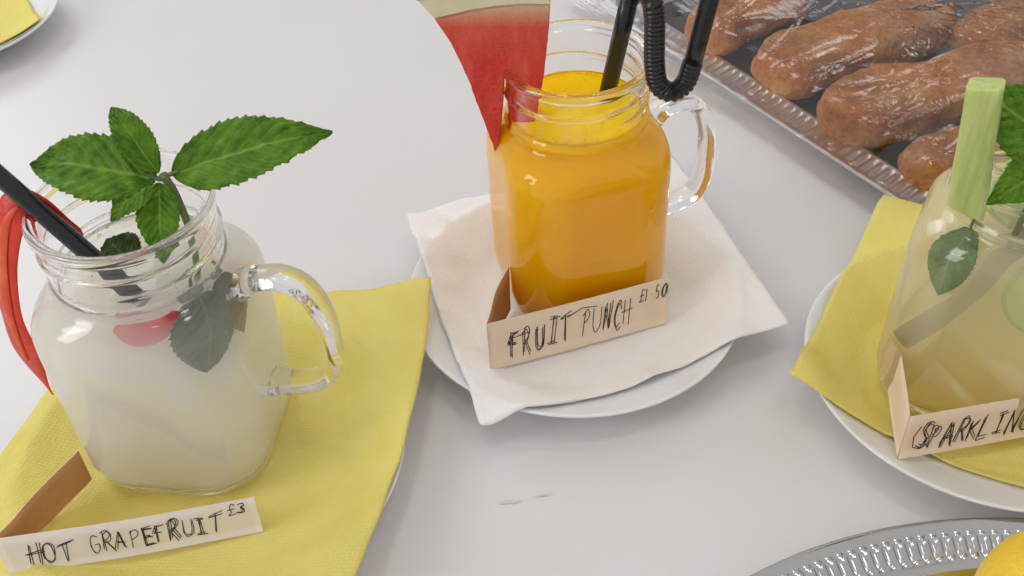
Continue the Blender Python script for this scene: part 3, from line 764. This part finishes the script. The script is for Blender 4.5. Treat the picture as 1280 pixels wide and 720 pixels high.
vs, fs = loft(trings([(.034, .0004), (.028, .0012), (.010, .0078), (.0012, .0104), (0, .0116), (.0005, .0128), (.0018, .0132), (.0032, .0127), (.0045, .0124), (.0060, .0126), (.0085, .0132), (.0110, .0138), (.0135, .0143), (.0155, .0146), (.0170, .0152), (.0185, .0160), (.0200, .0156), (.0230, .0105), (.0280, .0056), (.0330, .0042)], rib))
recalc(mesh_obj('rim', vs, fs, 'foil', ft))
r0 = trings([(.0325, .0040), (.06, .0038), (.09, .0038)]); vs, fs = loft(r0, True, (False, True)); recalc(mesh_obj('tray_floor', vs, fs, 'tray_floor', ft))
tag(ft, 'silver tray with ribbed rim holding brown baked fingers', 'tray')

def finger(p, q, r, label, seed):
    p, q = Vector(p), Vector(q); mid = (p + q) / 2; d = q - p; Ln = d.length; ax = d.normalized(); sd = Vector((-ax.y, ax.x, 0)).normalized(); upv = ax.cross(sd) * -1
    if upv.z < 0: upv = -upv
    n, m_ = 72, 44; rings = []
    for i in range(n + 1):
        t = i / n; e = 1 - abs(2 * t - 1) ** 11; rad = r * math.sqrt(max(1e-4, e)) * (1 + .10 * noise.noise(Vector((t * 3, seed, 0))))
        c = p + d * t + sd * (.004 * math.sin(t * 3 + seed)) - mid
        rr = []
        for j in range(m_):
            a = 2 * math.pi * j / m_; ca, sa = math.cos(a), math.sin(a); sq = (abs(ca) ** 3.4 + abs(sa) ** 3.4) ** (-1 / 3.4)
            k = 1 + .13 * noise.noise(Vector((t * 5, ca * 1.5 + seed, sa * 1.5))) + .05 * noise.noise(Vector((t * 17, ca * 4 + seed, sa * 4))) + .04 * noise.noise(Vector((t * 46, ca * 11 + seed, sa * 11))); k *= sq * .93 * (1 - .10 * smoothstep(.75, 1, t) - .16 * (sa > 0) * smoothstep(.16, 0, t))
            rr.append(c + sd * (rad * k * 1.08 * ca) + upv * (rad * k * (.86 if sa > 0 else .78) * sa))
        rings.append(rr)
    vs, fs = loft(rings, True, (True, True)); o = recalc(mesh_obj('baked_finger', vs, fs, 'bread')); o.location = mid
    return tag(o, label, 'pastry', 'brown baked fingers in the tray')
finger((.1370, .6500, .0250), (.2150, .7130, .0270), .0190, 'brown baked finger at the top left of the silver tray', 1)
finger((.1720, .6000, .0250), (.3080, .6720, .0270), .0235, 'long brown baked finger second from the left in tray', 2)
finger((.1980, .5480, .0260), (.3480, .5970, .0280), .0240, 'brown baked finger lying frontmost beside the mint leaf', 3)
finger((.2330, .5010, .0210), (.3500, .5330, .0240), .0175, 'brown baked finger at the tray edge behind the right jar', 4)
finger((.3080, .6330, .0240), (.4200, .6930, .0260), .0185, 'brown baked finger in the top right corner of the photo', 5)

# cling film
rf = random.Random(5); folds = []
for k in range(95):
    a = rf.gauss(1.25, .28) if k % 3 else rf.gauss(.35, .3)                   # pulled mostly across the tray, some along it
    folds.append((rf.uniform(0, .40), rf.uniform(.0, .26), math.cos(a), math.sin(a), rf.uniform(.03, .10), rf.uniform(.0010, .0024), rf.uniform(.0008, .0026)))
def fold_z(x, y):
    h = 0
    for (cx, cyy, c, s_, ln, wd, amp) in folds:
        dx, dy = x - cx, y - cyy; al = dx * c + dy * s_
        if abs(al) < ln:
            ac = -dx * s_ + dy * c + .004 * math.sin(al * 30)
            if abs(ac) < wd * 2.5: h += amp * math.exp(-(ac / wd) ** 2) * (1 - (al / ln) ** 2)
    return h
nx, ny = 340, 260; vs, fs = [], []
for i in range(nx + 1):
    for j in range(ny + 1):
        u, v = i / nx, j / ny
        wv = 1 + .5 * noise.noise(Vector((u * 14, v * 14, 3))); x = -.008 * wv + (LX + .016 * wv) * u; y = -.008 * wv + (LY + .016 * wv) * v
        din = min(x, y, LX - x, LY - y)
        zz = .0170 + .024 * smoothstep(.0, .014, din) + .034 * smoothstep(.010, .060, din) - .0100 * smoothstep(0, -.012, din)
        rdg = 1 - abs(noise.noise(Vector((x * 13 + y * 9, (y - x * .6) * 62, 1))) * 2.2)
        zz += .0030 * (max(0, rdg) ** 3) * smoothstep(-.012, .02, din) + .0035 * noise.noise(Vector((x * 22, y * 22, 7))) * smoothstep(0, .03, din)
        zz += fold_z(x, y) * smoothstep(-.01, .012, din)
        vs.append((x, y, max(zz, .0012)))
        if i < nx and j < ny: a = i * (ny + 1) + j; fs.append((a, a + ny + 1, a + ny + 2, a + 1))
o = mesh_obj('cling_film', vs, fs, 'film'); o.location = TO; o.rotation_euler = (0, 0, TE)
tag(o, 'clear wrinkled cling film stretched over the silver tray', 'cling film')

# ---------------------------------------------------------------- round tray with lemon
RTC = (.1938, .0410, .0003)
rt = empty('round_tray', RTC)
NB = 252; ro = .2197
def gad(r, z_, a):
    k = smoothstep(ro - .0172, ro - .0150, r) * smoothstep(ro - .0062, ro - .0085, r)
    return r, z_ + .0008 * k * (abs(math.sin(a * NB / 2)) * 2 - 1.0)
prof = [(ro - .022, .0006), (ro - .012, .0030), (ro - .003, .0095), (ro - .0006, .0112), (ro, .0120), (ro - .0004, .0128), (ro - .0016, .0130), (ro - .0030, .0125), (ro - .0050, .0121), (ro - .0062, .0118), (ro - .0072, .0115), (ro - .0085, .0111), (ro - .0105, .0103), (ro - .0130, .0093), (ro - .0150, .0086), (ro - .0160, .0083), (ro - .0172, .0081), (ro - .0180, .0080), (ro - .0210, .0080), (ro - .0225, .0076), (ro - .0260, .0046), (ro - .030, .0030)]
vs, fs = lathe(prof, NB * 8, gad); fs = fs[:-2]
recalc(mesh_obj('rim', vs, fs, 'chrome', rt))
vs, fs = lathe([(ro - .0298, .0031), (ro - .05, .0029), (.08, .0029), (.01, .0029)], 160); fs = fs[:-2] + [fs[-1]]
recalc(mesh_obj('tray_floor', vs, fs, 'chrome', rt))
tag(rt, 'round silver tray with beaded rim in the bottom right corner', 'tray')
rings = []
for i in range(49):
    t = i / 48; x = -.040 + .080 * t; q = 1 - (x / .0385) ** 2
    r = .0275 * math.sqrt(max(0, q)) if abs(x) < .0365 else 0
    tipr = .0055 * max(0, 1 - abs(abs(x) - .036) / .0045) if abs(x) > .032 else 0
    r = max(r * (1 - .08 * (x / .04) ** 2), tipr, .0008)
    rings.append([Vector((x, r * (1 + .025 * noise.noise(Vector((x * 40, math.cos(a), math.sin(a))))) * math.cos(a), r * (1 + .025 * noise.noise(Vector((x * 40, math.cos(a), math.sin(a))))) * math.sin(a))) for a in (2 * math.pi * j / 48 for j in range(48))])
vs, fs = loft(rings, True, (True, True)); lm = recalc(mesh_obj('lemon', vs, fs, 'lemon')); lm.scale = (1.08, 1.08, 1.0); lm.location = (.1990, .2020, .0300); lm.rotation_euler = (0, R(4), R(62))
tag(lm, 'yellow lemon lying on the round silver tray', 'lemon')
